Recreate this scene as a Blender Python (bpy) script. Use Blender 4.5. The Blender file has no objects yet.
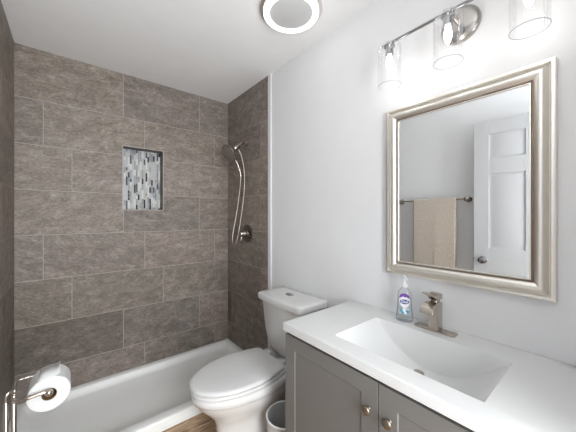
import bpy, bmesh, math, random
from mathutils import Vector, Matrix
random.seed(7)
PI = math.pi
sc = bpy.context.scene
COL = sc.collection

# ------------------------------------------------------------------ camera
cam_d = bpy.data.cameras.new('camera'); cam = bpy.data.objects.new('camera', cam_d); COL.objects.link(cam)
cam.location = (0, 0, 1.305)
cam.rotation_euler = (math.radians(90), 0, -0.68397)
cam_d.sensor_width = 36; cam_d.lens = 268.33/576*36; cam_d.clip_start = .02
sc.camera = cam
# ------------------------------------------------------------------ world, exposure
w = bpy.data.worlds.new('world'); sc.world = w; w.use_nodes = True
w.node_tree.nodes['Background'].inputs[0].default_value = (1, .98, .95, 1)
w.node_tree.nodes['Background'].inputs[1].default_value = .3
sc.view_settings.view_transform = 'Standard'; sc.view_settings.look = 'None'
sc.view_settings.gamma = 1; sc.view_settings.use_curve_mapping = False
sc.view_settings.exposure = -0.08
RING_E, BULB_W, HALL_FILL_W, REAR_FILL_W = 4.5, .33, 3.0, 61.0
# ------------------------------------------------------------------ lights
def area_light(name, loc, rot, sx, sy, power, col=(1, 1, 1)):
    d = bpy.data.lights.new(name, 'AREA'); d.shape = 'RECTANGLE'; d.size = sx; d.size_y = sy
    d.energy = power; d.color = col
    o = bpy.data.objects.new(name, d); o.location = loc; o.rotation_euler = rot; COL.objects.link(o); return o
def point_light(name, loc, power, r, col=(1, 1, 1)):
    d = bpy.data.lights.new(name, 'POINT'); d.energy = power; d.shadow_soft_size = r; d.color = col
    o = bpy.data.objects.new(name, d); o.location = loc; COL.objects.link(o); return o
# added fill lights, one behind the camera and one in the hall
area_light('rear_fill', (.28, -.985, 1.30), (math.radians(90), 0, 0), .66, 1.60, REAR_FILL_W, (.93, .97, 1))
area_light('hall_fill', (-.95, -.4, 2.40), (0, 0, 0), .4, .4, HALL_FILL_W, (1, .985, .96))

# ------------------------------------------------------------------ room numbers
XR, XL, YB, H = 1.254, -.2875, 2.501, 2.44
BLOCK_X = .72
YF = -1.02           # inner face of the doorway wall
YT = 1.742          # where the shower tile ends
ZC = .826           # vanity top

# ------------------------------------------------------------------ materials
def new_mat(name):
    m = bpy.data.materials.new(name); m.use_nodes = True
    return m, m.node_tree, m.node_tree.nodes['Principled BSDF']
def noise(nt, vec, scale, detail=4, rough=.5, dist=0):
    n = nt.nodes.new('ShaderNodeTexNoise'); n.inputs['Scale'].default_value = scale
    n.inputs['Detail'].default_value = detail; n.inputs['Roughness'].default_value = rough
    n.inputs['Distortion'].default_value = dist
    if vec: nt.links.new(vec, n.inputs['Vector'])
    return n
def mapping(nt, vec, scale, rot=(0, 0, 0)):
    mp = nt.nodes.new('ShaderNodeMapping'); mp.inputs['Scale'].default_value = scale
    mp.inputs['Rotation'].default_value = rot
    nt.links.new(vec, mp.inputs['Vector']); return mp.outputs[0]
def ramp(nt, fac, stops):
    r = nt.nodes.new('ShaderNodeValToRGB'); el = r.color_ramp.elements
    while len(el) < len(stops): el.new(.5)
    for e, (p, c) in zip(el, stops): e.position = p; e.color = (*c, 1)
    nt.links.new(fac, r.inputs[0]); return r.outputs[0]
def mixc(nt, a, b, fac, mode='MIX'):
    n = nt.nodes.new('ShaderNodeMix'); n.data_type = 'RGBA'; n.blend_type = mode
    for s, v in ((n.inputs[6], a), (n.inputs[7], b), (n.inputs[0], fac)):
        if hasattr(v, 'type'): nt.links.new(v, s)
        else: s.default_value = v if isinstance(v, (int, float)) else (*v, 1)
    return n.outputs[2]
def bump(nt, bs, h, strength, dist=.002):
    b = nt.nodes.new('ShaderNodeBump'); b.inputs['Strength'].default_value = strength
    b.inputs['Distance'].default_value = dist
    nt.links.new(h, b.inputs['Height']); nt.links.new(b.outputs[0], bs.inputs['Normal'])
def plain(name, col, rough=.5, metal=0, var=.03, nscale=8, bmp=0, bscale=200, coat=0, spec=.5, aniso=0):
    m, nt, bs = new_mat(name)
    tc = nt.nodes.new('ShaderNodeTexCoord')
    n = noise(nt, tc.outputs['Object'], nscale)
    lo = tuple(c*(1-var) for c in col); hi = tuple(min(1, c*(1+var)) for c in col)
    nt.links.new(ramp(nt, n.outputs[0], [(.3, lo), (.7, hi)]), bs.inputs['Base Color'])
    bs.inputs['Roughness'].default_value = rough; bs.inputs['Metallic'].default_value = metal
    bs.inputs['Coat Weight'].default_value = coat; bs.inputs['Coat Roughness'].default_value = .05
    bs.inputs['Specular IOR Level'].default_value = spec
    if bmp:
        b = noise(nt, tc.outputs['Object'], bscale, 3); bump(nt, bs, b.outputs[0], bmp)
    return m
def emit(name, col, strength):
    m = bpy.data.materials.new(name); m.use_nodes = True; nt = m.node_tree; nt.nodes.clear()
    e = nt.nodes.new('ShaderNodeEmission'); e.inputs[0].default_value = (*col, 1); e.inputs[1].default_value = strength
    o = nt.nodes.new('ShaderNodeOutputMaterial'); nt.links.new(e.outputs[0], o.inputs[0]); return m
def thin_glass(name, tint=(1, 1, 1), edge=(.66, .68, .71), blend=.25, gl=.06):
    m = bpy.data.materials.new(name); m.use_nodes = True; nt = m.node_tree; nt.nodes.clear()
    lw = nt.nodes.new('ShaderNodeLayerWeight'); lw.inputs[0].default_value = blend
    c = ramp(nt, lw.outputs['Facing'], [(.0, tint), (.75, tint), (1, edge)])
    t = nt.nodes.new('ShaderNodeBsdfTransparent'); nt.links.new(c, t.inputs[0])
    g = nt.nodes.new('ShaderNodeBsdfGlossy'); g.inputs['Roughness'].default_value = .03
    fr = nt.nodes.new('ShaderNodeFresnel'); fr.inputs[0].default_value = 1.35
    mu = nt.nodes.new('ShaderNodeMath'); mu.operation = 'MULTIPLY'; mu.inputs[1].default_value = gl*5
    nt.links.new(fr.outputs[0], mu.inputs[0])
    mx = nt.nodes.new('ShaderNodeMixShader'); nt.links.new(mu.outputs[0], mx.inputs[0])
    nt.links.new(t.outputs[0], mx.inputs[1]); nt.links.new(g.outputs[0], mx.inputs[2])
    o = nt.nodes.new('ShaderNodeOutputMaterial'); nt.links.new(mx.outputs[0], o.inputs[0]); return m

def tile_material():
    m, nt, bs = new_mat('slate_tile')
    uv = nt.nodes.new('ShaderNodeUVMap'); uv.uv_map = 'UVMap'
    at = nt.nodes.new('ShaderNodeAttribute'); at.attribute_name = 'tint'
    st = noise(nt, mapping(nt, uv.outputs[0], (2.2, 6.5, 1)), 2.2, 10, .68, 1.4)
    st2 = noise(nt, mapping(nt, uv.outputs[0], (3.2, 4.6, 1), (0, 0, .5)), 3.6, 9, .7, .6)
    fine = noise(nt, mapping(nt, uv.outputs[0], (1, 2.5, 1)), 46, 5, .7)
    c1 = ramp(nt, st.outputs[0], [(.32, (.095, .077, .064)), (.47, (.160, .135, .117)), (.58, (.215, .188, .170)), (.72, (.320, .290, .265))])
    c2 = ramp(nt, st2.outputs[0], [(.36, (.110, .092, .080)), (.55, (.185, .158, .140)), (.70, (.300, .262, .232))])
    c = mixc(nt, c1, c2, .6)
    f = ramp(nt, fine.outputs[0], [(.34, (.58, .58, .58)), (.66, (1.38, 1.38, 1.38))])
    c = mixc(nt, c, f, .8, 'MULTIPLY')
    c = mixc(nt, c, at.outputs['Color'], 1.0, 'MULTIPLY')
    nt.links.new(c, bs.inputs['Base Color'])
    bs.inputs['Roughness'].default_value = .5
    bs.inputs['Specular IOR Level'].default_value = .35
    ad = nt.nodes.new('ShaderNodeMath'); ad.operation = 'ADD'
    nt.links.new(st2.outputs[0], ad.inputs[0]); nt.links.new(fine.outputs[0], ad.inputs[1])
    bump(nt, bs, ad.outputs[0], .55, .004)
    return m
def wood_floor():
    m, nt, bs = new_mat('oak_plank')
    tc = nt.nodes.new('ShaderNodeTexCoord')
    br = nt.nodes.new('ShaderNodeTexBrick'); nt.links.new(mapping(nt, tc.outputs['Object'], (1, 1, 1)), br.inputs['Vector'])
    br.inputs['Scale'].default_value = 1; br.inputs['Brick Width'].default_value = 1.2; br.inputs['Row Height'].default_value = .15
    br.inputs['Mortar Size'].default_value = .0015; br.offset = .37
    br.inputs['Color1'].default_value = (.44, .30, .19, 1); br.inputs['Color2'].default_value = (.58, .42, .28, 1)
    br.inputs['Mortar'].default_value = (.10, .065, .045, 1)
    g = noise(nt, mapping(nt, tc.outputs['Object'], (2, 22, 1)), 3, 8, .65, 1.0)
    gr = ramp(nt, g.outputs[0], [(.36, (.30, .25, .21)), (.5, (1, .97, .93)), (.64, (1.5, 1.45, 1.4))])
    nt.links.new(mixc(nt, br.outputs['Color'], gr, .9, 'MULTIPLY'), bs.inputs['Base Color'])
    bs.inputs['Roughness'].default_value = .42
    bump(nt, bs, g.outputs[0], .2)
    return m
def vcol_mat(name, rough, spec=.5):
    m, nt, bs = new_mat(name)
    at = nt.nodes.new('ShaderNodeAttribute'); at.attribute_name = 'tint'
    nt.links.new(at.outputs['Color'], bs.inputs['Base Color']); bs.inputs['Roughness'].default_value = rough
    bs.inputs['Specular IOR Level'].default_value = spec
    return m
def brushed(name, col, rough, stretch=(4, 4, 60)):
    m, nt, bs = new_mat(name)
    tc = nt.nodes.new('ShaderNodeTexCoord')
    n = noise(nt, mapping(nt, tc.outputs['Object'], stretch), 12, 3)
    nt.links.new(ramp(nt, n.outputs[0], [(.3, tuple(c*.985 for c in col)), (.7, tuple(min(1, c*1.015) for c in col))]), bs.inputs['Base Color'])
    r = nt.nodes.new('ShaderNodeMapRange'); r.inputs['To Min'].default_value = rough*.95; r.inputs['To Max'].default_value = rough*1.05
    nt.links.new(n.outputs[0], r.inputs[0]); nt.links.new(r.outputs[0], bs.inputs['Roughness'])
    bs.inputs['Metallic'].default_value = 1
    return m
def towel_mat():
    m, nt, bs = new_mat('terry_towel')
    tc = nt.nodes.new('ShaderNodeTexCoord')
    n = noise(nt, tc.outputs['Object'], 60, 5, .7); n2 = noise(nt, tc.outputs['Object'], 420, 2)
    c = ramp(nt, n.outputs[0], [(.3, (.50, .425, .355)), (.7, (.64, .56, .475))])
    c = mixc(nt, c, ramp(nt, n2.outputs[0], [(.35, (.82, .82, .82)), (.65, (1.1, 1.1, 1.1))]), .8, 'MULTIPLY')
    nt.links.new(c, bs.inputs['Base Color']); bs.inputs['Roughness'].default_value = .95
    bs.inputs['Sheen Weight'].default_value = .3
    bump(nt, bs, n2.outputs[0], .8, .003)
    return m

M = dict(
    paint=plain('wall_paint', (.80, .80, .805), .55, bmp=.12, bscale=160, var=.01),
    ceil=plain('ceiling_paint', (.92, .92, .92), .8, bmp=.08, bscale=120, var=.01),
    trimw=plain('white_trim', (.74, .74, .74), .35, var=.01),
    tile=tile_material(), grout=plain('grout', (.43, .40, .36), .9, bmp=.2),
    mosaic=vcol_mat('glass_mosaic', .15), mgrout=plain('mosaic_grout', (.55, .54, .52), .9),
    nickedge=brushed('nickel_edge', (.62, .59, .55), .35), nedge=plain('niche_edge', (.42, .40, .37), .4),
    floor=wood_floor(),
    acrylic=plain('acrylic_pan', (.92, .92, .90), .22, coat=.3, var=.01),
    china=plain('china', (.70, .695, .685), .12, coat=.5, var=.008),
    seat=plain('seat_plastic', (.66, .655, .65), .25, var=.008),
    top=plain('cultured_marble', (.70, .70, .695), .18, coat=.3, var=.01),
    cab=plain('cabinet_paint', (.172, .164, .156), .5, var=.02, bmp=.05),
    gapshade=plain('gap_shade', (.03, .027, .025), .8),  # near-black, shade put into the colour of the gap strip
    nickel=brushed('brushed_nickel', (.50, .45, .395), .22),
    nickel_d=brushed('shower_nickel', (.40, .36, .325), .24),
    chrome=plain('polished_chrome', (.74, .74, .75), .12, metal=1, var=.01),
    pewter=brushed('aged_brass', (.25, .215, .17), .38, (20, 20, 20)),
    frame=brushed('champagne_frame', (.84, .805, .745), .42, (3, 3, 3)),
    bead=brushed('bronze_bead', (.30, .245, .205), .35, (3, 3, 3)),
    mirror=plain('mirror_silver', (.93, .94, .94), .0, metal=1, var=.002),
    glass=thin_glass('shade_glass'),
    glass_rim=plain('glass_rim', (.42, .43, .45), .1, var=.01),
    bulb=emit('bulb_glow', (1, .97, .93), 6),
    pane_glow=emit('fill_pane_glow', (.9, .95, 1), 3.0),  # glow for the added window behind the camera
    ring=emit('led_ring', (1, .99, .975), RING_E),
    lens=plain('light_centre', (.62, .62, .62), .35, var=.04),
    house=brushed('light_housing', (.82, .76, .72), .4),
    paper=plain('tissue_paper', (.63, .63, .625), .95, bmp=.3, bscale=300, var=.01),
    card=plain('cardboard', (.22, .13, .06), .9), dark=plain('dark_gap', (.02, .02, .02), .7),
    door=plain('door_paint', (.50, .50, .505), .4, var=.01),
    bar=plain('bar_chrome', (.36, .36, .37), .18, metal=1, var=.01), plate=brushed('plate_nickel', (.46, .44, .42), .25),
    esc=brushed('escutcheon_metal', (.20, .18, .165), .25),
    hose=brushed('hose_metal', (.40, .365, .33), .38),
    bin=plain('bin_plastic', (.50, .50, .485), .45, var=.02),
    towel=towel_mat(),
    soap=None, pump=plain('pump_plastic', (.84, .85, .88), .3),
    purple=plain('label_purple', (.15, .06, .32), .5), navy=plain('label_navy', (.03, .05, .28), .5),
    white=plain('label_white', (.85, .85, .87), .5), teal=plain('label_teal', (.04, .36, .52), .5),
    rubber=plain('rubber', (.03, .03, .03), .6),
)
M['soap'] = thin_glass('soap_plastic', (.97, .98, .99), (.74, .79, .84), .3, .10)
M['liquid'] = thin_glass('soap_liquid', (.96, .975, .99), (.80, .85, .90), .4, .03)

# ------------------------------------------------------------------ geometry helpers (all in world coordinates)
def nb(): return bmesh.new()
def quad(bm, pts):
    vs = [bm.verts.new(p) for p in pts]
    return bm.faces.new(vs)
def box(bm, x0, x1, y0, y1, z0, z1):
    v = [bm.verts.new((x, y, z)) for x in (x0, x1) for y in (y0, y1) for z in (z0, z1)]
    fs = []
    for f in ((0, 1, 3, 2), (4, 6, 7, 5), (0, 4, 5, 1), (2, 3, 7, 6), (0, 2, 6, 4), (1, 5, 7, 3)):
        fs.append(bm.faces.new([v[i] for i in f]))
    return fs
def loft(bm, rings, cap0=True, cap1=True, closed=True):
    R = [[bm.verts.new(p) for p in r] for r in rings]
    n = len(R[0])
    for a, b in zip(R, R[1:]):
        for i in range(n if closed else n-1):
            j = (i+1) % n
            try: bm.faces.new((a[i], a[j], b[j], b[i]))
            except ValueError: pass
    if cap0: bm.faces.new(R[0][::-1])
    if cap1: bm.faces.new(R[-1])
    return R
def frame_of(d):
    d = Vector(d).normalized()
    u = d.cross(Vector((0, 0, 1)))
    if u.length < 1e-3: u = d.cross(Vector((0, 1, 0)))
    u.normalize(); return u, d.cross(u).normalized(), d
def lathe(bm, origin, axis, prof, n=32, cap0=True, cap1=True):
    """prof = list of (radius, distance along axis)"""
    u, v, d = frame_of(axis); o = Vector(origin)
    rings = []
    for r, h in prof:
        r = max(r, 1e-5)
        rings.append([o + d*h + u*(r*math.cos(2*PI*i/n)) + v*(r*math.sin(2*PI*i/n)) for i in range(n)])
    return loft(bm, rings, cap0, cap1)
def catmull(pts, per=8):
    P = [Vector(p) for p in pts]; P = [P[0]*2-P[1]] + P + [P[-1]*2-P[-2]]
    out = []
    for i in range(1, len(P)-2):
        a, b, c, d = P[i-1:i+3]
        for k in range(per):
            t = k/per
            out.append(.5*((2*b)+(c-a)*t+(2*a-5*b+4*c-d)*t*t+(3*b-a-3*c+d)*t**3))
    out.append(P[-2]); return out
def tube(bm, pts, r, n=12, smooth=0):
    P = catmull(pts, smooth) if smooth else [Vector(p) for p in pts]
    rs = r if isinstance(r, (list, tuple)) else [r]*len(P)
    if len(rs) != len(P):
        rs = [rs[min(len(rs)-1, int(i/(len(P)-1)*(len(rs)-1)))]*(1-((i/(len(P)-1)*(len(rs)-1)) % 1)) +
              rs[min(len(rs)-1, int(i/(len(P)-1)*(len(rs)-1))+1)]*((i/(len(P)-1)*(len(rs)-1)) % 1) for i in range(len(P))]
    u, v, d = frame_of(P[1]-P[0]); rings = []
    for i, p in enumerate(P):
        t = (P[min(i+1, len(P)-1)]-P[max(i-1, 0)]).normalized()
        q = d.rotation_difference(t); u = q @ u; v = q @ v; d = t
        rings.append([p + u*(rs[i]*math.cos(2*PI*k/n)) + v*(rs[i]*math.sin(2*PI*k/n)) for k in range(n)])
    return loft(bm, rings)
def ball(bm, c, r, n=16, sz=1):
    lathe(bm, Vector(c)-Vector((0, 0, r*sz)), (0, 0, 1), [(r*math.sin(PI*i/n), r*sz*(1-math.cos(PI*i/n))) for i in range(n+1)], n*2, False, False)
def rrect(cx, cy, hx, hy, r, z, k=6):
    pts = []
    for qx, qy, a0 in ((1, 1, 0), (-1, 1, PI/2), (-1, -1, PI), (1, -1, 1.5*PI)):
        for i in range(k+1):
            a = a0+PI/2*i/k
            pts.append(Vector((cx+qx*(hx-r)+r*math.cos(a), cy+qy*(hy-r)+r*math.sin(a), z)))
    return pts

def link(name, me, parent=None):
    o = bpy.data.objects.new(name, me); COL.objects.link(o)
    if parent: o.parent = parent
    return o
def root_loc(p):
    while p.parent: p = p.parent
    return p.location.copy()
def part(name, bm, mat, parent=None, bevel=0, smooth=35, seg=2, label=None, origin=None):
    bmesh.ops.recalc_face_normals(bm, faces=bm.faces[:])
    off = root_loc(parent) if parent else (Vector(origin) if origin else None)
    if off is not None: bmesh.ops.translate(bm, verts=bm.verts[:], vec=-off)
    me = bpy.data.meshes.new(name); bm.to_mesh(me); bm.free()
    if smooth:
        me.polygons.foreach_set('use_smooth', [True]*len(me.polygons)); me.set_sharp_from_angle(angle=math.radians(smooth))
    me.materials.append(mat)
    o = link(name, me, parent)
    if off is not None and not parent: o.location = off
    if bevel:
        b = o.modifiers.new('bevel', 'BEVEL'); b.width = bevel; b.segments = seg; b.limit_method = 'ANGLE'; b.angle_limit = math.radians(40)
    if label: o['label'] = label
    return o
def tag(o, label, cat, group=None):
    o['label'] = label; o['category'] = cat
    if group: o['group'] = group
    return o
def thing(name, label, cat, loc, group=None):
    o = bpy.data.objects.new(name, None); COL.objects.link(o); o.location = loc; o.empty_display_size = .05
    return tag(o, label, cat, group)
def struct(name, bm, mat, bevel=0, smooth=35, label=None, parent=None):
    o = part(name, bm, mat, parent, bevel, smooth)
    if not parent:
        o['kind'] = 'structure'
        if label: o['label'] = label
    return o

# ================================================================== STRUCTURE
T = .15
bm = nb(); box(bm, XL-1.1, XR+T, YF-.12, YB+T, -.1, 0); struct('floor', bm, M['floor'], label='brown wood-look plank floor')
bm = nb(); box(bm, XL-1.1, XR+T, YF-.12, YB+T, H, H+.1); struct('ceiling', bm, M['ceil'], label='flat white painted ceiling')
bm = nb(); box(bm, XR, XR+T, YF-.12, YB+T, 0, H); wall_r = struct('wall_right', bm, M['paint'], label='pale grey painted wall behind vanity and toilet')
# left wall: the doorway opens beside the camera, its door folded back flat against the wall
DY0, DY1, DZ = -.80, -.015, 2.09
bm = nb(); box(bm, XL-T, XL, DY1, YB+T, 0, H); box(bm, XL-T, XL, YF-.12, DY0, 0, H); box(bm, XL-T, XL, DY0, DY1, DZ, H)
wall_l = struct('wall_left', bm, M['paint'], label='pale grey wall carrying the towel bar')
WX0, WX1, WZ0, WZ1 = -.10, .66, .45, 2.15
bm = nb(); box(bm, XL, WX0, YF-.12, YF, 0, H); box(bm, WX1, XR, YF-.12, YF, 0, H); box(bm, WX0, WX1, YF-.12, YF, 0, WZ0); box(bm, WX0, WX1, YF-.12, YF, WZ1, H)
struct('wall_front', bm, M['paint'], label='wall behind the camera with an added fill window')
bm = nb(); f = .045
for (a0, a1, c0, c1) in ((WX0, WX1, WZ0, WZ0+f), (WX0, WX1, WZ1-f, WZ1), (WX0, WX0+f, WZ0+f, WZ1-f), (WX1-f, WX1, WZ0+f, WZ1-f), (WX0+f, WX1-f, 1.33, 1.37)):
    box(bm, a0, a1, YF-.075, YF-.035, c0, c1)
fill_win = struct('fill_window_1', bm, M['trimw'], .002)  # unseen window, added to go with the rear fill light
bm = nb(); box(bm, WX0+f, WX1-f, YF-.060, YF-.054, WZ0+f, 1.33); box(bm, WX0+f, WX1-f, YF-.060, YF-.054, 1.37, WZ1-f)
part('fill_pane', bm, M['pane_glow'], fill_win, smooth=0)  # glowing panes of the added window
# unseen block added past the vanity to keep fill light off the right wall
bm = nb(); box(bm, BLOCK_X, XR, -.80, -.17, 0, H); struct('light_blocker', bm, M['paint'])
# hallway outside the doorway
bm = nb(); box(bm, XL-1.1, XL-1.0, YF-.12, YB+T, 0, H); struct('wall_hall', bm, M['paint'])
bm = nb(); box(bm, XL-1.0, XL-T, YF-.12, YF, 0, H); struct('wall_hall_front', bm, M['paint'])
bm = nb(); box(bm, XL-1.0, XL-T, .9, 1.0, 0, H); struct('wall_hall_back', bm, M['paint'])

# --- niche
NX0, NX1, NZ0, NZ1, ND = XL+.617, XL+.921, 1.355, 1.868, .09
bm = nb()
box(bm, XL-T, NX0, YB, YB+T, 0, H); box(bm, NX1, XR+T, YB, YB+T, 0, H)
box(bm, NX0, NX1, YB, YB+T, 0, NZ0); box(bm, NX0, NX1, YB, YB+T, NZ1, H)
box(bm, NX0, NX1, YB+ND+.006, YB+T, NZ0, NZ1)
wall_b = struct('wall_back', bm, M['grout'], label='shower back wall of large brown-grey slate tiles')

# --- tiles: rows follow a one-third running bond
ROW, Z1, TW, G = .307, 2.095, .614, .0032
OFF = {0: [.614], 1: [.14], 2: [.294]}
TH = .009
def tone(r, i): return {(6, 0): .62, (6, 1): .86, (5, 0): .88, (0, 2): .9, (1, 1): 1.06, (2, 0): 1.04, (7, 0): .8, (7, 1): .8, (3, 2): 1.08}.get((r, i), 1.0)
def tiled(parent, U0, U1, to3, joints_of_row, zmin, hole=None, zmax=H):
    """tiles as thin slabs proud of a grout bed; to3(u, depth, z) -> point"""
    bm = nb(); uvl = bm.loops.layers.uv.new('UVMap'); cl = bm.loops.layers.float_color.new('tint')
    zs = [zmax] + [Z1-k*ROW for k in range(8) if Z1-k*ROW > zmin+.02] + [zmin]
    for r in range(len(zs)-1):
        zt, zb = zs[r]-(G/2 if r else 0), zs[r+1]+G/2
        js = sorted(set([U0, U1]+[j for j in joints_of_row(r) if U0+.01 < j < U1-.01]))
        for a, b in zip(js, js[1:]):
            a2, b2 = a+G/2, b-G/2
            rects = [(a2, b2, zb, zt)]
            if hole:
                hx0, hx1, hz0, hz1 = hole; out = []
                for (p, q, s, t) in rects:
                    if q <= hx0 or p >= hx1 or t <= hz0 or s >= hz1: out.append((p, q, s, t)); continue
                    if p < hx0: out.append((p, hx0, s, t))
                    if q > hx1: out.append((hx1, q, s, t))
                    m0, m1 = max(p, hx0), min(q, hx1)
                    if s < hz0: out.append((m0, m1, s, hz0))
                    if t > hz1: out.append((m0, m1, hz1, t))
                rects = out
            ang = random.uniform(-.30, .30) + (PI if random.random() < .5 else 0)
            ox, oy = random.uniform(0, 60), random.uniform(0, 60)
            k = random.uniform(.88, 1.12)*1.44*tone(r, js.index(a)); tint = (k*random.uniform(.98, 1.03), k*.985, k*random.uniform(.935, .985), 1)
            ca, sa = math.cos(ang), math.sin(ang)
            for (p, q, s, t) in rects:
                if q-p < .002 or t-s < .002: continue
                C = [(p, s), (q, s), (q, t), (p, t)]
                fr = [bm.verts.new(to3(u, TH, z)) for u, z in C]; bk = [bm.verts.new(to3(u, 0, z)) for u, z in C]
                fs = [bm.faces.new(fr)]
                for i in range(4):
                    j = (i+1) % 4; fs.append(bm.faces.new((fr[i], bk[i], bk[j], fr[j])))
                uvof = {}
                for vv, (u, z) in list(zip(fr, C))+list(zip(bk, C)):
                    du, dz = u-(a+b)/2, z-(zt+zb)/2; uvof[vv] = (du*ca-dz*sa+ox, du*sa+dz*ca+oy)
                for f in fs:
                    for l in f.loops: l[uvl].uv = uvof[l.vert]; l[cl] = tint
    return part('tile_cladding', bm, M['tile'], parent, smooth=0)
def grout_bed(parent, u0, u1, to3, z0, hole=None):
    bm = nb(); d = TH-.0012
    rs = [(u0, u1, z0, H)]
    if hole: rs = [(u0, hole[0], z0, H), (hole[1], u1, z0, H), (hole[0], hole[1], z0, hole[2]), (hole[0], hole[1], hole[3], H)]
    for a, b, s, t in rs: quad(bm, [to3(a, d, s), to3(b, d, s), to3(b, d, t), to3(a, d, t)])
    return part('grout_bed', bm, M['grout'], parent, smooth=0)
ZP = .062
back3 = lambda u, d, z: Vector((XL+u, YB-d, z))
jb = {0: [.623, 1.241], 1: [.149, .776, 1.390], 2: [.303, .921]}
hole = (.617, .921, NZ0, NZ1)
tiled(wall_b, 0, XR-XL, back3, lambda r: jb[r % 3], ZP, hole)
grout_bed(wall_b, 0, XR-XL, back3, ZP, hole)
right3 = lambda u, d, z: Vector((XR-d, YB-TH-u, z))
tiled(wall_r, 0, YB-TH-YT-.040, right3, lambda r: [.60] if r % 2 else ([.075] if r == 6 else []), ZP)
grout_bed(wall_r, 0, YB-TH-YT-.040, right3, ZP)
left3 = lambda u, d, z: Vector((XL+d, YB-TH-u, z))
tiled(wall_l, 0, YB-TH-YT-.040, left3, lambda r: [.41] if r % 2 else [.16], ZP)
grout_bed(wall_l, 0, YB-TH-YT-.040, left3, ZP)
# niche lining, nickel edge and mosaic
bm = nb(); e = .006
box(bm, NX0-e, NX0, YB, YB+ND, NZ0-e, NZ1+e); box(bm, NX1, NX1+e, YB, YB+ND, NZ0-e, NZ1+e)
bm.free(); bm = nb()
lin = .004
box(bm, NX0, NX0+lin, YB-TH, YB+ND, NZ0, NZ1); box(bm, NX1-lin, NX1, YB-TH, YB+ND, NZ0, NZ1)
box(bm, NX0, NX1, YB-TH, YB+ND, NZ0, NZ0+lin); box(bm, NX0, NX1, YB-TH, YB+ND, NZ1-lin, NZ1)
uvl = bm.loops.layers.uv.new('UVMap'); cl = bm.loops.layers.float_color.new('tint')
for f in bm.faces:
    for l in f.loops: l[uvl].uv = (l.vert.co.x+l.vert.co.y, l.vert.co.z); l[cl] = (.9, .9, .9, 1)
part('niche_lining', bm, M['tile'], wall_b, smooth=0)
bm = nb(); a = .0025
for (x0, x1, z0, z1) in ((NX0-a, NX0+a, NZ0-a, NZ1+a), (NX1-a, NX1+a, NZ0-a, NZ1+a), (NX0+a, NX1-a, NZ0-a, NZ0+a), (NX0+a, NX1-a, NZ1-a, NZ1+a)):
    box(bm, x0, x1, YB-TH-.0025, YB-TH+.004, z0, z1)
part('niche_edge_trim', bm, M['nedge'], wall_b, smooth=0)
bm = nb(); cl = bm.loops.layers.float_color.new('tint')
PAL = [((.50, .51, .50), 5), ((.34, .35, .36), 3), ((.66, .66, .64), 4), ((.30, .29, .28), 1.6), ((.03, .035, .05), 2.2), ((.09, .10, .12), 1.6), ((.24, .27, .31), 1.6), ((.50, .48, .44), 2)]
x = NX0+lin+.002; ci = 0
while x < NX1-lin-.008:
    z = NZ0+lin-random.uniform(0, .05)
    while z < NZ1-lin:
        L = random.choice([.028, .05, .05, .075]); c = random.choices([p[0] for p in PAL], [p[1] for p in PAL])[0]
        z0, z1 = max(z, NZ0+lin+.001), min(z+L-.002, NZ1-lin-.001)
        if z1-z0 > .004:
            for f in box(bm, x, x+.0128, YB+ND-.006, YB+ND, z0, z1):
                for l in f.loops: l[cl] = (*c, 1)
        z += L
    x += .0148
part('mosaic_tile', bm, M['mosaic'], wall_b, smooth=0)
bm = nb(); box(bm, NX0, NX1, YB+ND-.0045, YB+ND+.006, NZ0, NZ1); part('mosaic_grout', bm, M['mgrout'], wall_b, smooth=0)
# white edge trim where the tile ends on both side walls
bm = nb(); box(bm, XR-.012, XR, YT, YT+.040, .0, H); struct('trim_1', bm, M['trimw'], .002, label='white vertical strip edging the shower tile')
bm = nb(); box(bm, XL, XL+.012, YT, YT+.040, .0, H); struct('trim_2', bm, M['trimw'], .002)
def baseboard(name, x0, x1, y0, y1, horiz):
    bm = nb(); box(bm, x0, x1, y0, y1, 0, .085)
    if horiz: box(bm, x0, x1, y0+.003, y1-.003, .085, .095)
    else: box(bm, x0+.003, x1-.003, y0, y1, .085, .095)
    struct(name, bm, M['trimw'], .002)
baseboard('baseboard_right', XR-.014, XR, .97, YT-.024, False)
baseboard('baseboard_left', XL, XL+.014, .0, YT-.024, False)
baseboard('baseboard_front', XL, XR, YF, YF+.014, True)
# door casing around the doorway
bm = nb(); box(bm, XL, XL+.012, DY0-.06, DY0, 0, DZ+.06); box(bm, XL, XL+.012, DY1, DY1+.012, 0, DZ+.06); box(bm, XL, XL+.012, DY0, DY1, DZ, DZ+.06)
struct('trim_3', bm, M['trimw'], .002)
# open six-panel door folded back along the left wall
dx0, dx1, dy0, dy1, dz0, dz1 = -.206, -.171, .0, .762, .012, 2.075
bm = nb()
box(bm, dx0+.006, dx1-.006, dy0+.002, dy1-.002, dz0+.002, dz1-.002)
ys = [dy0, dy0+.105, (dy0+dy1)/2-.05, (dy0+dy1)/2+.05, dy1-.105, dy1]
zr = [(dz0, .23), (.85, 1.045), (1.645, 1.765), (1.965, dz1)]
for xa, xb in ((dx0, dx0+.006), (dx1-.006, dx1)):
    for a_, b_ in ((ys[0], ys[1]), (ys[2], ys[3]), (ys[4], ys[5])): box(bm, xa, xb, a_, b_, dz0, dz1)
    for za, zb_ in zr:
        for a_, b_ in ((ys[1], ys[2]), (ys[3], ys[4])): box(bm, xa, xb, a_, b_, za, zb_)
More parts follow.
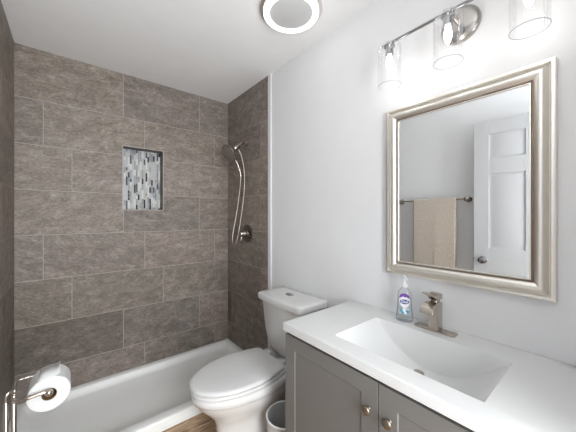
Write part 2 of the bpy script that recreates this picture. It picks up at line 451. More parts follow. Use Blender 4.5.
# raised centre fields with sloped edges
for (ya, yb) in ((ys[1], ys[2]), (ys[3], ys[4])):
    for za, zb_ in ((.23, .85), (1.045, 1.645), (1.765, 1.965)):
        for s, xf, xo in ((1, dx1-.006, dx1-.001), (-1, dx0+.006, dx0+.001)):
            i, o_ = .042, .018
            r0 = [(xf, ya+o_, za+o_), (xf, yb-o_, za+o_), (xf, yb-o_, zb_-o_), (xf, ya+o_, zb_-o_)]
            r1 = [(xo, ya+i, za+i), (xo, yb-i, za+i), (xo, yb-i, zb_-i), (xo, ya+i, zb_-i)]
            loft(bm, [r0, r1], False, True)
door = struct('door_1', bm, M['door'], .0015, smooth=20, label='white six-panel door standing open against left wall')
for s, xs in ((1, dx1), (-1, dx0)):
    bm = nb()
    lathe(bm, (xs, .697, .945), (s, 0, 0), [(.0, 0), (.031, 0), (.031, .004), (.026, .008), (.011, .010), (.010, .026), (.016, .032), (.024, .036), (.027, .044), (.024, .052), (.012, .056), (0, .057)] if s > 0 else
          [(.0, 0), (.031, 0), (.031, .004), (.026, .008), (.011, .010), (.010, .026), (.016, .030), (.024, .036), (.027, .044), (.024, .052), (.012, .056), (0, .057)], 28)
    part('door_knob', bm, M['bar'], door)
bm = nb(); box(bm, dx0+.010, dx1-.010, dy1, dy1+.0015, .915, .975); box(bm, dx0+.013, dx1-.013, dy1, dy1+.009, .937, .953)
part('latch', bm, M['nickel_d'], door, .0005)
for hz in (.25, 1.1, 1.85):
    bm = nb(); lathe(bm, (dx0-.004, dy0-.007, hz-.045), (0, 0, 1), [(.006, 0), (.006, .09)], 12)
    part('hinge', bm, M['nickel'], door)

# ================================================================== SHOWER PAN
px0, px1, py0, py1 = XL+.004, XR-.004, 1.741, YB-.004
pan_r = thing('shower_pan', 'low white acrylic shower base with raised rim below the slate tile walls', 'shower base', ((px0+px1)/2, py0, 0))
bm = nb()
def pr(x0, x1, y0, y1, r, z): return rrect((x0+x1)/2, (y0+y1)/2, (x1-x0)/2, (y1-y0)/2, r, z, 6)
rings = [pr(px0, px1, py0, py1, .004, 0), pr(px0, px1, py0, py1, .004, .058), pr(px0+.004, px1-.004, py0+.004, py1-.004, .006, .066),
         pr(px0+.012, px1-.012, py0+.014, py1-.012, .010, .068),
         pr(px0+.045, px1-.045, py0+.070, py1-.050, .02, .068), pr(px0+.053, px1-.053, py0+.080, py1-.058, .03, .064),
         pr(px0+.062, px1-.062, py0+.088, py1-.066, .04, .050), pr(px0+.080, px1-.080, py0+.105, py1-.082, .06, .032),
         pr(px0+.105, px1-.105, py0+.13, py1-.105, .07, .024), pr(px0+.3, px1-.3, py0+.28, py1-.28, .09, .016)]
loft(bm, rings)
part('basin', bm, M['acrylic'], pan_r, smooth=50)

# ================================================================== SHOWER SET
AY, AZ = 2.125, 1.962
hs = thing('hand_shower', 'brushed nickel hand shower on wall arm with looping metal hose', 'shower head', (XR-TH, AY, AZ))
bm = nb()
lathe(bm, (XR-TH, AY, AZ), (-1, 0, 0), [(.0, 0), (.030, 0), (.030, .004), (.022, .010), (.012, .013)], 28)
part('wall_flange', bm, M['nickel_d'], hs)
bm = nb(); tube(bm, [(XR-TH-.004, AY, AZ), (1.215, AY, AZ+.002), (1.190, AY+.002, AZ-.010), (1.168, AY+.004, AZ-.036)], .0115, 14, 6)
part('arm', bm, M['nickel_d'], hs)
bm = nb(); lathe(bm, (1.176, AY+.003, AZ-.026), (-.75, .1, -.62), [(.013, 0), (.019, .005), (.021, .03), (.020, .055), (.015, .064)], 24)
part('bracket', bm, M['nickel_d'], hs)
hd = Vector((1.082, 2.150, 1.850)); nrm = Vector((-.83, -.05, -.55)).normalized()
bm = nb(); lathe(bm, hd-nrm*.020, nrm, [(.0, -.030), (.018, -.030), (.026, -.016), (.052, -.006), (.076, .006), (.083, .012), (.083, .021), (.078, .025), (0, .025)], 44)
part('spray_head', bm, M['nickel_d'], hs)
bm = nb(); lathe(bm, hd-nrm*.020, nrm, [(0, .0253), (.070, .0253), (.067, .027), (0, .027)], 44)
part('spray_face', bm, plain('spray_face', (.27, .245, .225), .35, metal=.6), hs, label='darker nozzle plate')
h_end = Vector((1.186, 2.120, 1.655))
bm = nb(); tube(bm, [hd-nrm*.030, (1.128, 2.140, 1.825), (1.155, 2.128, 1.765), (1.175, 2.122, 1.71), h_end], [.018, .016, .0145, .0125, .010], 16, 6)
part('handle', bm, M['nickel_d'], hs)
bm = nb(); tube(bm, [h_end, (1.182, 2.12, 1.60), (1.160, 2.115, 1.45), (1.128, 2.11, 1.28), (1.100, 2.11, 1.14), (1.102, 2.114, 1.078), (1.128, 2.130, 1.052), (1.162, 2.152, 1.085), (1.192, 2.158, 1.20),
    (1.218, 2.140, 1.42), (1.226, 2.125, 1.60), (1.218, 2.125, 1.74), (1.195, 2.127, 1.84), (1.168, 2.128, 1.895)], .0062, 12, 8)
part('hose', bm, M['hose'], hs)
VY, VZ = 2.105, 1.147
vv = thing('shower_valve', 'round brushed nickel shower valve plate with a short lever below the shower head', 'shower valve', (XR-TH, VY, VZ))
bm = nb(); lathe(bm, (XR-TH, VY, VZ), (-1, 0, 0), [(0, 0), (.082, 0), (.082, .004), (.074, .010), (.040, .013), (.036, .02), (.034, .022)], 48)
part('escutcheon', bm, M['esc'], vv)
bm = nb(); lathe(bm, (XR-TH-.018, VY, VZ), (-1, 0, 0), [(.030, 0), (.028, .024), (.022, .034), (.021, .052), (.017, .058), (0, .059)], 32)
part('valve_handle', bm, M['nickel_d'], vv)
bm = nb(); tube(bm, [(XR-.060, VY, VZ), (XR-.066, VY+.004, VZ-.03), (XR-.072, VY+.006, VZ-.062)], [.009, .007, .006], 12, 5)
part('lever', bm, M['nickel_d'], vv)

# ================================================================== TOILET
TY = 1.357
toi = thing('toilet', 'white two-piece toilet with closed elongated lid between shower and vanity', 'toilet', (.95, TY, 0))
def egg(xt, xb, hw, z, wb=.8, n=44, p=2.15):
    """outline: tip at xt (towards -x), flat-ish back at xb"""
    a = (xb-xt)*.60; xm = xt+a; pts = []
    for i in range(n+1):
        t = -PI/2 + PI*i/n   # around the front
        c, s = math.cos(t), math.sin(t)
        pts.append(Vector((xm - a*abs(c)**(2/p), TY + hw*math.copysign(abs(s)**(2/p), s), z)))
    L = xb-xm; r = .03
    side = []
    for i in range(1, 9):
        q = i/9; side.append((xm+(L-r)*q, hw*(1-(1-wb)*q**1.6)))
    hwb = hw*wb
    for i in range(6):
        t = PI/2*i/5; side.append((xb-r+r*math.sin(t), hwb-r+r*math.cos(t)))
    pts += [Vector((x, TY+y, z)) for x, y in side] + [Vector((x, TY-y, z)) for x, y in reversed(side)]
    return pts
bm = nb()
S = [(.605, 1.06, .118, 0, .9), (.600, 1.06, .122, .012, .9), (.612, 1.055, .112, .05, .9), (.618, 1.04, .106, .12, .9), (.610, 1.03, .110, .19, .9),
     (.588, 1.03, .128, .235, .88), (.548, 1.03, .154, .280, .85), (.513, 1.04, .174, .318, .80), (.497, 1.05, .182, .345, .78),
     (.494, 1.06, .184, .350, .76), (.488, 1.06, .187, .353, .76), (.482, 1.06, .189, .372, .76), (.484, 1.06, .187, .390, .76), (.495, 1.055, .178, .397, .76)]
loft(bm, [egg(a, b, h, z, wb) for a, b, h, z, wb in S])
part('bowl', bm, M['china'], toi, smooth=60)
bm = nb()   # platform that carries the tank
loft(bm, [rrect(1.115, TY, .115, .075, .03, 0.2), rrect(1.115, TY, .118, .10, .03, .30), rrect(1.115, TY, .122, .135, .035, .36), rrect(1.115, TY, .122, .14, .035, .388), rrect(1.115, TY, .118, .136, .03, .395)])
part('tank_platform', bm, M['china'], toi, smooth=60)
bm = nb(); loft(bm, [egg(.482, .995, .180, .3985, .82), egg(.476, .998, .185, .403, .82), egg(.476, .998, .185, .413, .82), egg(.482, .995, .181, .418, .82)])
part('seat', bm, M['seat'], toi, smooth=50)
bm = nb(); loft(bm, [egg(.480, .972, .180, .4205, .82), egg(.474, .975, .184, .425, .82), egg(.474, .975, .184, .433, .82), egg(.480, .972, .179, .440, .82), egg(.50, .955, .165, .443, .82), egg(.60, .87, .08, .4445, .82)])
part('lid', bm, M['seat'], toi, smooth=50)
for s in (-1, 1):
    bm = nb(); loft(bm, [rrect(.995, TY+s*.075, .022, .028, .012, .397), rrect(.995, TY+s*.075, .022, .028, .012, .430), rrect(.995, TY+s*.075, .016, .022, .010, .437)])
    part('hinge', bm, M['seat'], toi, smooth=50)
def tank_ring(x0, x1, hw, z, bow=.022, r=.03, n=10):
    """tank outline: flat back at x1, bowed front at x0"""
    pts = []
    for i in range(n+1):      # front from -y to +y
        v = -1+2*i/n; y = v*(hw-r); pts.append((x0-bow*(1-v*v)+0, y))
    for i in range(1, 6):
        t = PI/2*i/5; pts.append((x0+r-r*math.cos(t), hw-r+r*math.sin(t)))
    rb = .012
    for i in range(0, 5):
        t = PI/2*i/4; pts.append((x1-rb+rb*math.sin(t), hw-rb+rb*math.cos(t)))
    out = [Vector((x, TY+y, z)) for x, y in pts]
    rev = [Vector((x, TY-y, z)) for x, y in reversed(pts[n+1:])]
    return out+rev
bm = nb()
TS = [(1.085, .150, .397), (1.070, .163, .41), (1.055, .172, .45), (1.040, .185, .55), (1.034, .196, .65), (1.030, .203, .736)]
loft(bm, [tank_ring(a, 1.236, h, z) for a, h, z in TS])
part('tank', bm, M['china'], toi, smooth=50)
bm = nb()
loft(bm, [tank_ring(1.020, 1.240, .213, .736, .012), tank_ring(1.008, 1.245, .224, .742, .012), tank_ring(1.006, 1.246, .226, .772, .012), tank_ring(1.011, 1.243, .222, .780, .012), tank_ring(1.024, 1.234, .210, .784, .012), tank_ring(1.07, 1.2, .15, .785, .012)])
part('tank_lid', bm, M['china'], toi, smooth=50)
bm = nb(); loft(bm, [rrect(1.128, TY+.01, .019, .030, .018, .7845), rrect(1.128, TY+.01, .019, .030, .018, .788), rrect(1.128, TY+.01, .016, .027, .015, .7895)])
fb = part('flush_button', bm, M['bar'], toi)
bm = nb(); box(bm, 1.113, 1.143, TY+.0095, TY+.0105, .7896, .7902); part('button_gap', bm, M['dark'], fb)

# ================================================================== WASTE BASKET
wb = thing('waste_basket', 'small ribbed off-white waste basket on floor between toilet and vanity', 'waste basket', (.865, 1.085, 0))
cx, cy, hh = .872, 1.088, .275
bm = nb(); n = 120
def rib(r, z, amp): return [Vector((cx+(r+amp*(1 if i % 4 < 2 else 0))*math.cos(2*PI*i/n), cy+(r+amp*(1 if i % 4 < 2 else 0))*math.sin(2*PI*i/n), z)) for i in range(n)]
loft(bm, [rib(.078, .0, 0), rib(.082, .01, .0015), rib(.097, hh-.02, .0015), rib(.098, hh, 0), rib(.094, hh, 0), rib(.092, hh-.02, 0), rib(.078, .008, 0)])
part('bin_body', bm, M['bin'], wb, smooth=30)
bm = nb(); P = [Vector((cx+.099*math.cos(2*PI*i/64), cy+.099*math.sin(2*PI*i/64), hh)) for i in range(65)]
tube(bm, P, .0042, 10); part('rim', bm, M['trimw'], wb)

# ================================================================== VANITY
VX0, VY0, VY1 = .758, .018, .950
van = thing('vanity_cabinet', 'grey-brown vanity cabinet with two shaker doors under the white sink top', 'cabinet', (1.0, .484, 0))
zt = ZC-.0355
bm = nb()
box(bm, VX0+.02, XR-.002, VY1-.018, VY1, .0, zt); box(bm, VX0+.02, XR-.002, VY0, VY0+.018, 0, zt)
box(bm, VX0+.02, XR-.002, VY0+.018, VY1-.018, .10, .118); box(bm, XR-.010, XR-.002, VY0+.018, VY1-.018, .118, zt)
box(bm, VX0+.075, VX0+.09, VY0+.018, VY1-.018, 0, .10)
box(bm, VX0+.02, VX0+.038, VY0+.018, VY1-.018, zt-.045, zt); box(bm, VX0+.02, VX0+.038, .46, .508, .118, zt-.045)
part('carcass', bm, M['cab'], van)
bm = nb(); box(bm, VX0+.0205, VX0+.024, VY0+.002, VY1-.002, zt-.022, zt-.001)
part('reveal_shade', bm, M['gapshade'], van)  # dark strip painting in the shade of the gap under the countertop
def shaker(y0, y1, z0, z1, ky, label):
    bm = nb(); s = .062; xb, xf = VX0+.019, VX0
    xr = xf+.0035; c = .003
    yi0, yi1, zi0, zi1 = y0+s, y1-s, z0+s*.92, z1-s*.92
    O = [(y0, z0), (y1, z0), (y1, z1), (y0, z1)]; I = [(yi0, zi0), (yi1, zi0), (yi1, zi1), (yi0, zi1)]
    J = [(yi0+c, zi0+c), (yi1-c, zi0+c), (yi1-c, zi1-c), (yi0+c, zi1-c)]
    loft(bm, [[(xb, y, z) for y, z in O], [(xf, y, z) for y, z in O], [(xf, y, z) for y, z in I], [(xr, y, z) for y, z in J]], True, True)
    d = part('door', bm, M['cab'], van, .0006, smooth=20, label=label)
    bm = nb(); lathe(bm, (xf, ky, .675), (-1, 0, 0), [(0, 0), (.009, 0), (.0075, .003), (.007, .007), (.010, .010), (.0150, .0125), (.0158, .0155), (.0142, .019), (.008, .0225), (0, .0235)], 28)
    part('knob', bm, M['pewter'], d, label='round aged brass knob')
zd1 = zt-.015
shaker(.4795, VY1-.002, .105, zd1, .515, None); shaker(VY0+.002, .4765, .105, zd1, .441, None)

# sink top: slab with an integral scooped basin
top = thing('bathroom_sink', 'glossy white countertop with a scooped rectangular basin on the grey cabinet', 'sink', (1.0, .477, zt))
bx0, bx1, by0, by1, BD = .826, 1.127, .215, .720, .140
tx0, tx1, ty0, ty1 = .750, XR-.001, .002, .954
bm = nb()
NXg, NYg = 6, 56
def gprof(v): return max(0, 1-v*v)**1.12
def bz(i, j):
    return ZC - BD*gprof(-1+2*j/NYg)*(.955+.045*i/NXg)
FB = .010   # front wall run
gx = [bx0+FB+(bx1-.010-bx0-FB)*i/NXg for i in range(NXg+1)]
gy = [by0+(by1-by0)*j/NYg for j in range(NYg+1)]
V = [[bm.verts.new((gx[i], gy[j], bz(i, j))) for j in range(NYg+1)] for i in range(NXg+1)]
for i in range(NXg):
    for j in range(NYg): bm.faces.new((V[i][j], V[i+1][j], V[i+1][j+1], V[i][j+1]))
W = [[bm.verts.new((bx1-.010+.010*t, gy[j], bz(NXg, j)+(ZC-bz(NXg, j))*(t**1.2 if t < 1 else 1))) for j in range(NYg+1)] for t in (.12, .35, .7, .9, 1)]
FW = [[bm.verts.new((bx0+FB*(1-t), gy[j], bz(0, j)+(ZC-bz(0, j))*t**1.2)) for j in range(NYg+1)] for t in (.12, .35, .7, .9, 1)]
for rows in ([V[NXg]]+W, [V[0]]+FW):
    for a, b in zip(rows, rows[1:]):
        for j in range(NYg): bm.faces.new((a[j], b[j], b[j+1], a[j+1]))
# top surface around the basin
def tq(x0, x1, y0, y1): quad(bm, [(x0, y0, ZC), (x1, y0, ZC), (x1, y1, ZC), (x0, y1, ZC)])
rr = .004
for xx in ((tx0+rr, bx0), (bx0, bx1), (bx1, tx1)):
    for yy in ((ty0, by0), (by0, by1), (by1, ty1-rr)):
        if xx[0] == bx0 and yy[0] == by0: continue
        if yy[0] == by0:
            for j in range(NYg): tq(xx[0], xx[1], gy[j], gy[j+1])
        elif xx[0] == bx0:
            tq(bx0, bx1, *yy)
        else: tq(*xx, *yy)
# rounded front and left edges + underside
def edge_strip(P):   # P: list of polylines
    loft(bm, P, False, False, closed=False)
prof = [(0, 0)] + [(math.sin(t)*1, 1-math.cos(t)) for t in (PI/8, PI/4, 3*PI/8, PI/2)]
lines = []
for s, d in prof:
    x = tx0+rr-rr*s; y = ty1-rr+rr*s; z = ZC-rr*d
    lines.append([(x, ty0, z), (x, y, z), (tx1, y, z)])
lines.append([(tx0, ty0, zt+.0), (tx0, ty1, zt), (tx1, ty1, zt)])
edge_strip(lines)
for q in (((tx0, ty0), (bx0-.01, ty1)), ((bx1+.01, ty0), (tx1, ty1)), ((bx0-.01, ty0), (bx1+.01, by0-.01)), ((bx0-.01, by1+.01), (bx1+.01, ty1))):
    (x0, y0), (x1, y1) = q; quad(bm, [(x0, y0, zt), (x1, y0, zt), (x1, y1, zt), (x0, y1, zt)])
quad(bm, [(tx0, ty0, zt), (tx1, ty0, zt), (tx1, ty0, ZC), (tx0, ty0, ZC)])
bmesh.ops.remove_doubles(bm, verts=bm.verts[:], dist=.00005)
part('countertop', bm, M['top'], top, smooth=16)
# drain at the low point, lying in the sloping floor
bm = nb(); lathe(bm, (1.060, .495, ZC-BD*.99-.0005), (-.02, 0, 1), [(0, 0), (.024, 0), (.024, .003), (.021, .0045), (.015, .0045), (.014, .008), (0, .0095)], 32)
part('drain', bm, M['nickel'], top)

# ================================================================== FAUCET
FX, FY = 1.190, .483
fa_r = thing('faucet', 'brushed nickel single-lever waterfall faucet on the sink top', 'faucet', (FX, FY, ZC))
bm = nb(); loft(bm, [rrect(FX+.002, FY, .024, .080, .010, ZC+.0003), rrect(FX+.002, FY, .024, .080, .010, ZC+.006), rrect(FX+.002, FY, .022, .078, .009, ZC+.008)])
part('deck_plate', bm, M['nickel'], fa_r)
bm = nb()  # body: column that sweeps forward into a flat open spout
hw = .0205
prof = [(FX+.022, .008), (FX+.022, .118), (FX-.010, .122), (FX-.035, .124), (FX-.060, .118), (FX-.078, .104), (FX-.086, .088), (FX-.081, .086), (FX-.071, .094), (FX-.055, .100), (FX-.034, .100), (FX-.024, .094), (FX-.022, .080), (FX-.022, .008)]
def flare(x): return hw*(1+ max(0, (FX-.02-x))*4.5)
L = [bm.verts.new((x, FY-flare(x), ZC+z)) for x, z in prof]; R_ = [bm.verts.new((x, FY+flare(x), ZC+z)) for x, z in prof]
for i in range(len(prof)):
    j = (i+1) % len(prof); bm.faces.new((L[i], L[j], R_[j], R_[i]))
bm.faces.new(L[::-1]); bm.faces.new(R_)
part('body', bm, M['nickel'], fa_r, .002, smooth=30)
bm = nb(); lathe(bm, (FX+.002, FY, ZC+.119), (0, 0, 1), [(.0175, 0), (.0175, .011)], 28)
part('collar', bm, M['nickel_d'], fa_r)
bm = nb()
prof = [(FX+.024, .131), (FX+.026, .150), (FX+.012, .157), (FX-.018, .156), (FX-.030, .153), (FX-.050, .161), (FX-.088, .176), (FX-.096, .175), (FX-.092, .169), (FX-.050, .151), (FX-.026, .138), (FX-.018, .131)]
def hwf(x): return .0195 if x > FX-.02 else .0195-.008*min(1, (FX-.02-x)/.03)
L = [bm.verts.new((x, FY-hwf(x), ZC+z)) for x, z in prof]; R_ = [bm.verts.new((x, FY+hwf(x), ZC+z)) for x, z in prof]
for i in range(len(prof)):
    j = (i+1) % len(prof); bm.faces.new((L[i], L[j], R_[j], R_[i]))
bm.faces.new(L[::-1]); bm.faces.new(R_)
part('lever', bm, M['nickel'], fa_r, .002, smooth=30)

# ================================================================== SOAP BOTTLE
SX, SY = 1.188, .614
sb = thing('soap_bottle', 'clear pump bottle of hand soap with purple label beside the faucet', 'soap bottle', (SX, SY, ZC))
fdir = Vector((-.90, -.44, 0)).normalized(); sdir = Vector((-fdir.y, fdir.x, 0))
fdir_side = sdir
def bring(a, b, z, n=36, p=2.4):
    out = []
    for i in range(n):
        t = 2*PI*i/n; c, s = math.cos(t), math.sin(t)
        out.append(Vector((SX, SY, ZC+z)) + sdir*(a*math.copysign(abs(c)**(2/p), c)) + fdir*(b*math.copysign(abs(s)**(2/p), s)))
    return out
bm = nb(); S = [(.030, .018, .001), (.036, .0225, .004), (.037, .0235, .012), (.035, .022, .035), (.032, .0205, .06), (.0305, .0195, .09), (.030, .019, .12), (.027, .018, .135), (.019, .0155, .146), (.012, .012, .151), (.0105, .0105, .158)]
loft(bm, [bring(a, b, z) for a, b, z in S]); part('bottle', bm, M['soap'], sb, smooth=60)
bm = nb(); loft(bm, [bring(a-.002, b-.002, z+.001) for a, b, z in S[:6]]+[bring(.028, .017, .105)]); part('liquid', bm, M['liquid'], sb, smooth=60)
def surf(sx, z):   # point on the front of the bottle
    import bisect
    for k in range(len(S)-1):
        if S[k][2] <= z <= S[k+1][2]:
            q = (z-S[k][2])/(S[k+1][2]-S[k][2]); a = S[k][0]*(1-q)+S[k+1][0]*q; b = S[k][1]*(1-q)+S[k+1][1]*q
    r = min(.98, abs(sx)/a); return Vector((SX, SY, ZC+z)) + sdir*sx + fdir*(b*(1-r**2.4)**(1/2.4))
def decal(poly, mat, lift, name, parent=sb):
    """polygon (s, z) draped over the bottle front as rings shrinking to its centre"""
    bm = nb(); cx_ = sum(p[0] for p in poly)/len(poly); cz_ = sum(p[1] for p in poly)/len(poly)
    rings = []
    for k in (1, .75, .5, .25, .02): rings.append([surf(cx_+(p[0]-cx_)*k, cz_+(p[1]-cz_)*k)+fdir*lift for p in poly])
    loft(bm, rings, False, True); return part(name, bm, mat, parent, smooth=0)
def ell(cx_, cz_, a, b, n=28, t0=0, t1=2*PI): return [(cx_+a*math.cos(t0+(t1-t0)*i/n), cz_+b*math.sin(t0+(t1-t0)*i/n)) for i in range(n)]
lab = decal([(x_, z_) for x_, z_ in ell(0, .098, .0225, .033)], M['white'], .0006, 'label')
cap = [(-.0215, .108), (.0215, .108)] + [(.0215*math.cos(t), .110+.020*math.sin(t)**.8) for t in [PI*i/14 for i in range(0, 15)]][1:-1]
cap = [(-.021, .107), (0, .113), (.021, .107)] + [(.021*math.cos(PI*i/14), .108+.022*max(0, math.sin(PI*i/14))**.7) for i in range(1, 14)]
decal(cap, M['purple'], .0010, 'label_band', lab)
decal(ell(0, .0925, .0190, .0105), M['navy'], .0011, 'logo_oval', lab)
def text_mesh(body, size, cs, cz, lift, mat, name, parent):
    cu = bpy.data.curves.new('text', 'FONT'); cu.body = body; cu.size = size; cu.align_x = 'CENTER'; cu.align_y = 'CENTER'; cu.resolution_u = 3
    cu.offset = size*.02
    to = bpy.data.objects.new('text', cu); COL.objects.link(to)
    dg = bpy.context.evaluated_depsgraph_get(); me = bpy.data.meshes.new_from_object(to.evaluated_get(dg))
    bpy.data.objects.remove(to)
    bm = nb(); bm.from_mesh(me)
    for v in bm.verts: v.co = surf(cs+v.co.x, cz+v.co.y) + fdir*lift
    return part(name, bm, mat, parent, smooth=0)
text_mesh('Dial', .017, 0, .0925, .0016, M['white'], 'logo_lettering', lab)
for i, (s_, z_, a_) in enumerate([(-.012, .052, .0065), (.0, .056, .0085), (.012, .050, .0075), (.004, .044, .0055), (-.007, .044, .0045), (.015, .060, .004)]):
    decal(ell(s_, z_, a_, a_, 18), M['teal'] if i % 2 == 0 else M['white'], .0008+.0001*i, 'label_bubble', sb)
bm = nb(); lathe(bm, (SX, SY, ZC+.156), (0, 0, 1), [(.0, 0), (.0125, 0), (.0125, .012), (.009, .015), (.0045, .017), (.0045, .036), (.008, .038), (.009, .046), (.006, .050), (0, .050)], 24)
tube(bm, [Vector((SX, SY, ZC+.200)), Vector((SX, SY, ZC+.201))+fdir*.022+sdir*.006, Vector((SX, SY, ZC+.196))+fdir*.038+sdir*.012], [.0055, .0045, .0032], 10, 4)
part('pump', bm, M['pump'], sb)

# ================================================================== MIRROR
MY0, MY1, MZ0, MZ1 = .1305, .727, 1.028, 1.821
mi = thing('wall_mirror', 'large rectangular mirror in a wide champagne silver frame above the sink', 'mirror', (XR, (MY0+MY1)/2, MZ0))
def ringY(wd, h):
    x = XR-h; return [Vector((x, MY0+wd, MZ0+wd)), Vector((x, MY1-wd, MZ0+wd)), Vector((x, MY1-wd, MZ1-wd)), Vector((x, MY0+wd, MZ1-wd))]
prof = [(-.006, .0015), (-.006, .020), (-.004, .025), (.002, .0275), (.0065, .027), (.0085, .024), (.0095, .017), (.0125, .016), (.0155, .021), (.020, .0275), (.025, .032), (.030, .034), (.035, .0338), (.040, .0315), (.045, .0275), (.050, .0235)]
bm = nb(); loft(bm, [ringY(*p) for p in prof]+[ringY(.050, .004)], False, False)
part('frame', bm, M['frame'], mi, smooth=30)
prof = [(.050, .0235), (.0505, .0265), (.053, .028), (.0555, .0265), (.056, .024)]
bm = nb(); loft(bm, [ringY(*p) for p in prof]+[ringY(.056, .018)], False, False)
part('inner_bead', bm, M['bead'], mi, smooth=60, label='thin dark bronze inner bead')
prof = [(.056, .024), (.0575, .0255), (.0605, .025), (.0615, .0205)]
bm = nb(); loft(bm, [ringY(*p) for p in prof], False, False)
part('inner_lip', bm, M['frame'], mi, smooth=60)
bm = nb(); a, b = ringY(.0565, .0200), ringY(.0565, .016); loft(bm, [a, b])
part('mirror_glass', bm, M['mirror'], mi, smooth=0, label='clear silvered mirror glass')

# ================================================================== VANITY LIGHT
LX, LZ = 1.130, 2.090
vl = thing('vanity_light', 'chrome bar light with three clear glass cylinder shades above the mirror', 'wall light', (XR, .412, LZ))
bm = nb(); lathe(bm, (XR-.0005, .407, LZ), (-1, 0, 0), [(0, 0), (.072, 0), (.072, .010), (.069, .016), (.058, .022), (.052, .024), (0, .024)], 56)
part('backplate', bm, M['plate'], vl)
bm = nb(); tube(bm, [(XR-.022, .407, LZ), (LX, .407, LZ)], .009, 16); part('stem', bm, M['chrome'], vl)
bm = nb(); tube(bm, [(LX, .135, LZ), (LX, .690, LZ)], .0065, 14); part('bar', bm, M['bar'], vl)
for ly in (.655, .412, .176):
    bm = nb(); lathe(bm, (LX, ly, LZ-.002), (0, 0, -1), [(.008, 0), (.012, .006), (.024, .010), (.024, .014), (.017, .018), (.017, .050), (.015, .052), (0, .052)], 28)
    so = part('socket', bm, M['bar'], vl)
    bm = nb(); zt_, zb_ = LZ-.012, 1.897; R = .050; th = .0018
    lathe(bm, (LX, ly, 0), (0, 0, 1), [(R, zb_), (R, zt_-.006), (R-.006, zt_), (.020, zt_)], 56, False, False)
    part('shade', bm, M['glass'], vl, label='clear glass cylinder shade')
    bm = nb(); tube(bm, [Vector((LX+R*math.cos(2*PI*i/64), ly+R*math.sin(2*PI*i/64), zb_)) for i in range(65)], .0011, 6)
    part('shade_rim', bm, M['glass_rim'], vl)
    bm = nb(); lathe(bm, (LX, ly, LZ-.054), (0, 0, -1), [(.008, 0), (.010, .004), (.012, .016), (.015, .030), (.014, .044), (.009, .060), (.003, .070), (0, .072)], 20)
    bulb = part('bulb', bm, M['bulb'], so)
    p_ = point_light('vanity_lamp', (LX, ly, LZ-.150), BULB_W, .02, (1, .985, .965))

# ================================================================== CEILING LIGHT
cxl, cyl = .943, 1.130
cl_ = thing('ceiling_light', 'round ceiling fan light with a glowing white ring', 'ceiling light', (cxl, cyl, H))
bm = nb(); lathe(bm, (cxl, cyl, H-.0005), (0, 0, -1), [(0, 0), (.170, 0), (.170, .012), (.162, .018), (.152, .020), (0, .020)], 72)
part('housing', bm, M['house'], cl_)
bm = nb(); lathe(bm, (cxl, cyl, H-.019), (0, 0, -1), [(.119, 0), (.151, 0), (.151, .010), (.146, .014), (.124, .014), (.119, .010)], 72, False, False)
part('led_ring', bm, M['ring'], cl_, label='glowing white ring')
bm = nb(); lathe(bm, (cxl, cyl, H-.019), (0, 0, -1), [(0, 0), (.119, 0), (.119, .008), (.10, .011), (0, .012)], 72)
part('centre_disc', bm, M['lens'], cl_)

# ================================================================== PAPER STAND
sx_, sy_ = -.150, 1.262
ps = thing('toilet_paper_stand', 'brushed nickel freestanding toilet paper holder beside the shower pan', 'toilet paper holder', (sx_, sy_, 0))
bm = nb(); lathe(bm, (sx_, sy_, .0), (0, 0, 1), [(0, 0), (.085, 0), (.085, .006), (.078, .012), (.02, .016), (0, .016)], 40)
part('base', bm, M['nickel'], ps)
for k, (ax, ay) in enumerate(((-.159, 1.252), (-.142, 1.262))):
    bm = nb(); top_z = .700 if k == 0 else .712
    lathe(bm, (ax, ay, .014), (0, 0, 1), [(.0068, 0), (.0068, top_z-.014-.004), (.0045, top_z-.014), (0, top_z-.012)], 16)
    part('pole', bm, M['nickel'], ps)
bm = nb(); tube(bm, [(-.159, 1.252, .698), (-.158, 1.253, .722), (-.150, 1.257, .728), (-.143, 1.261, .716)], .0032, 10, 6)
part('hook', bm, M['nickel'], ps)
bm = nb(); ball(bm, (-.141, 1.263, .724), .0075, 12); part('finial', bm, M['nickel'], ps)
bm = nb(); tube(bm, [(-.139, 1.262, .700), (-.136, 1.232, .704), (-.115, 1.214, .710), (-.085, 1.213, .713), (-.055, 1.214, .713)], .0062, 12, 8)
part('arm', bm, M['nickel'], ps)
bm = nb(); tube(bm, [(-.141, 1.262, .712), (-.143, 1.30, .718), (-.142, 1.342, .720), (-.12, 1.348, .721), (-.085, 1.348, .718), (-.058, 1.348, .713)], .0030, 12, 8)
part('arm', bm, M['nickel'], ps)
bm = nb(); tube(bm, [(-.053, 1.214, .707), (-.053, 1.348, .707)], .006, 12); ball(bm, (-.053, 1.2115, .709), .0115, 12)
part('roller', bm, M['nickel'], ps)
# roll
RX, RY0, RY1, RZ, RR = -.053, 1.228, 1.332, .695, .0575
tr = thing('toilet_roll', 'white toilet paper roll hanging on the nickel stand with loose end up', 'toilet roll', (RX, (RY0+RY1)/2, RZ))
bm = nb()
def circ(r, y, n=48): return [Vector((RX+r*math.cos(2*PI*i/n), y, RZ+r*math.sin(2*PI*i/n))) for i in range(n)]
loft(bm, [circ(.0205, RY0), circ(RR-.003, RY0), circ(RR, RY0+.003), circ(RR, RY1-.003), circ(RR-.003, RY1), circ(.0205, RY1), circ(.0205, RY0)], False, False)
part('paper', bm, M['paper'], tr, smooth=40)
bm = nb(); loft(bm, [circ(.0203, RY0+.0005), circ(.0203, RY1-.0005), circ(.0190, RY1-.0005), circ(.0190, RY0+.0005), circ(.0203, RY0+.0005)], False, False)
part('core', bm, M['card'], tr, label='brown cardboard core')
bm = nb(); pts = []
for i in range(13):
    t = math.radians(120-i*8.5); r_ = RR+.0008+.0001*i; pts.append((RX+r_*math.cos(t), RZ+r_*math.sin(t)))
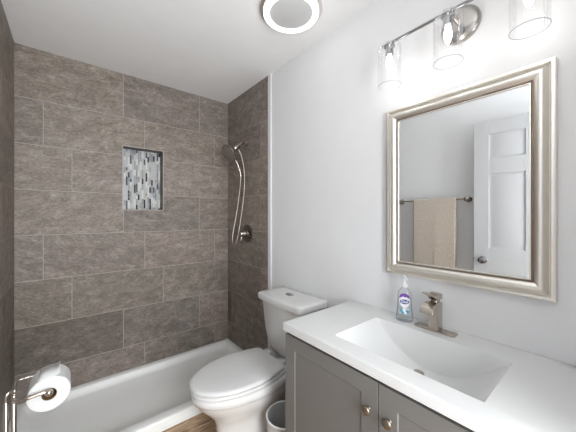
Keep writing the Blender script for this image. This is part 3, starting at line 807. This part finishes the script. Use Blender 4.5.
# loose tail lifts straight off near the top right
t_ = math.radians(60); pts = pts[:6]
lx, lz = pts[-1]; dxn, dzn = math.cos(math.radians(22)), math.sin(math.radians(22))
for k in range(1, 3): pts.append((lx+.0085*k*dxn, lz+.0085*k*dzn - .0004*k*k))
r0 = [[Vector((x, RY0+.001, z)), Vector((x, RY1-.001, z))] for x, z in pts]
for a, b in zip(r0, r0[1:]): quad(bm, [a[0], a[1], b[1], b[0]])
bmesh.ops.remove_doubles(bm, verts=bm.verts[:], dist=1e-5)
o = part('loose_sheet', bm, M['paper'], tr, smooth=60); sm = o.modifiers.new('thick', 'SOLIDIFY'); sm.thickness = .0006

# ================================================================== TOWEL BAR + TOWEL (seen in the mirror)
TBX, TBZ = XL+.062, 1.455
tb = thing('towel_bar', 'brushed nickel towel bar on the left wall, seen in mirror', 'towel bar', (XL, 1.14, TBZ))
bm = nb(); tube(bm, [(TBX, .815, TBZ), (TBX, 1.465, TBZ)], .0075, 16); part('bar', bm, M['nickel_d'], tb)
for y in (.833, 1.447):
    bm = nb(); lathe(bm, (XL+.0003, y, TBZ), (1, 0, 0), [(0, 0), (.027, 0), (.027, .006), (.020, .012), (.012, .018), (.011, .045), (.018, .052), (.022, .062), (.020, .074), (.010, .080), (0, .081)], 28)
    part('post', bm, M['nickel_d'], tb)
bm = nb()
ty0_, ty1_ = .912, 1.294; n = 40
def towel_line(y):
    s = math.sin((y-ty0_)*15)*.0016+math.sin((y-ty0_)*41+1)*.0007
    pts = []
    for z in [.80+.03*k for k in range(22)]:
        q = min(1, (TBZ-z)/.4)
        pts.append((TBX+.0115+s*q+.004*q, z))
    for k in range(0, 9):
        t = PI*k/8; pts.append((TBX+.0125*math.cos(t), TBZ+.0125*math.sin(t)))
    for z in [TBZ-.03*k for k in range(1, 21)]:
        q = min(1, (TBZ-z)/.4); pts.append((TBX-.0115-.5*s*q-.002, z))
    return pts
rows = []
for j in range(n+1):
    y = ty0_+(ty1_-ty0_)*j/n
    rows.append([Vector((x, y+(.012*(TBZ-z)*(1 if j < n/2 else -.3)), z)) for x, z in towel_line(y)])
loft(bm, rows, False, False, closed=False)
t = part('towel', bm, M['towel'], None, smooth=60, origin=(TBX, 1.1, .80))
tag(t, 'beige towel folded over the towel bar, seen in mirror', 'towel')
sm = t.modifiers.new('thick', 'SOLIDIFY'); sm.thickness = .006; sm.offset = 0
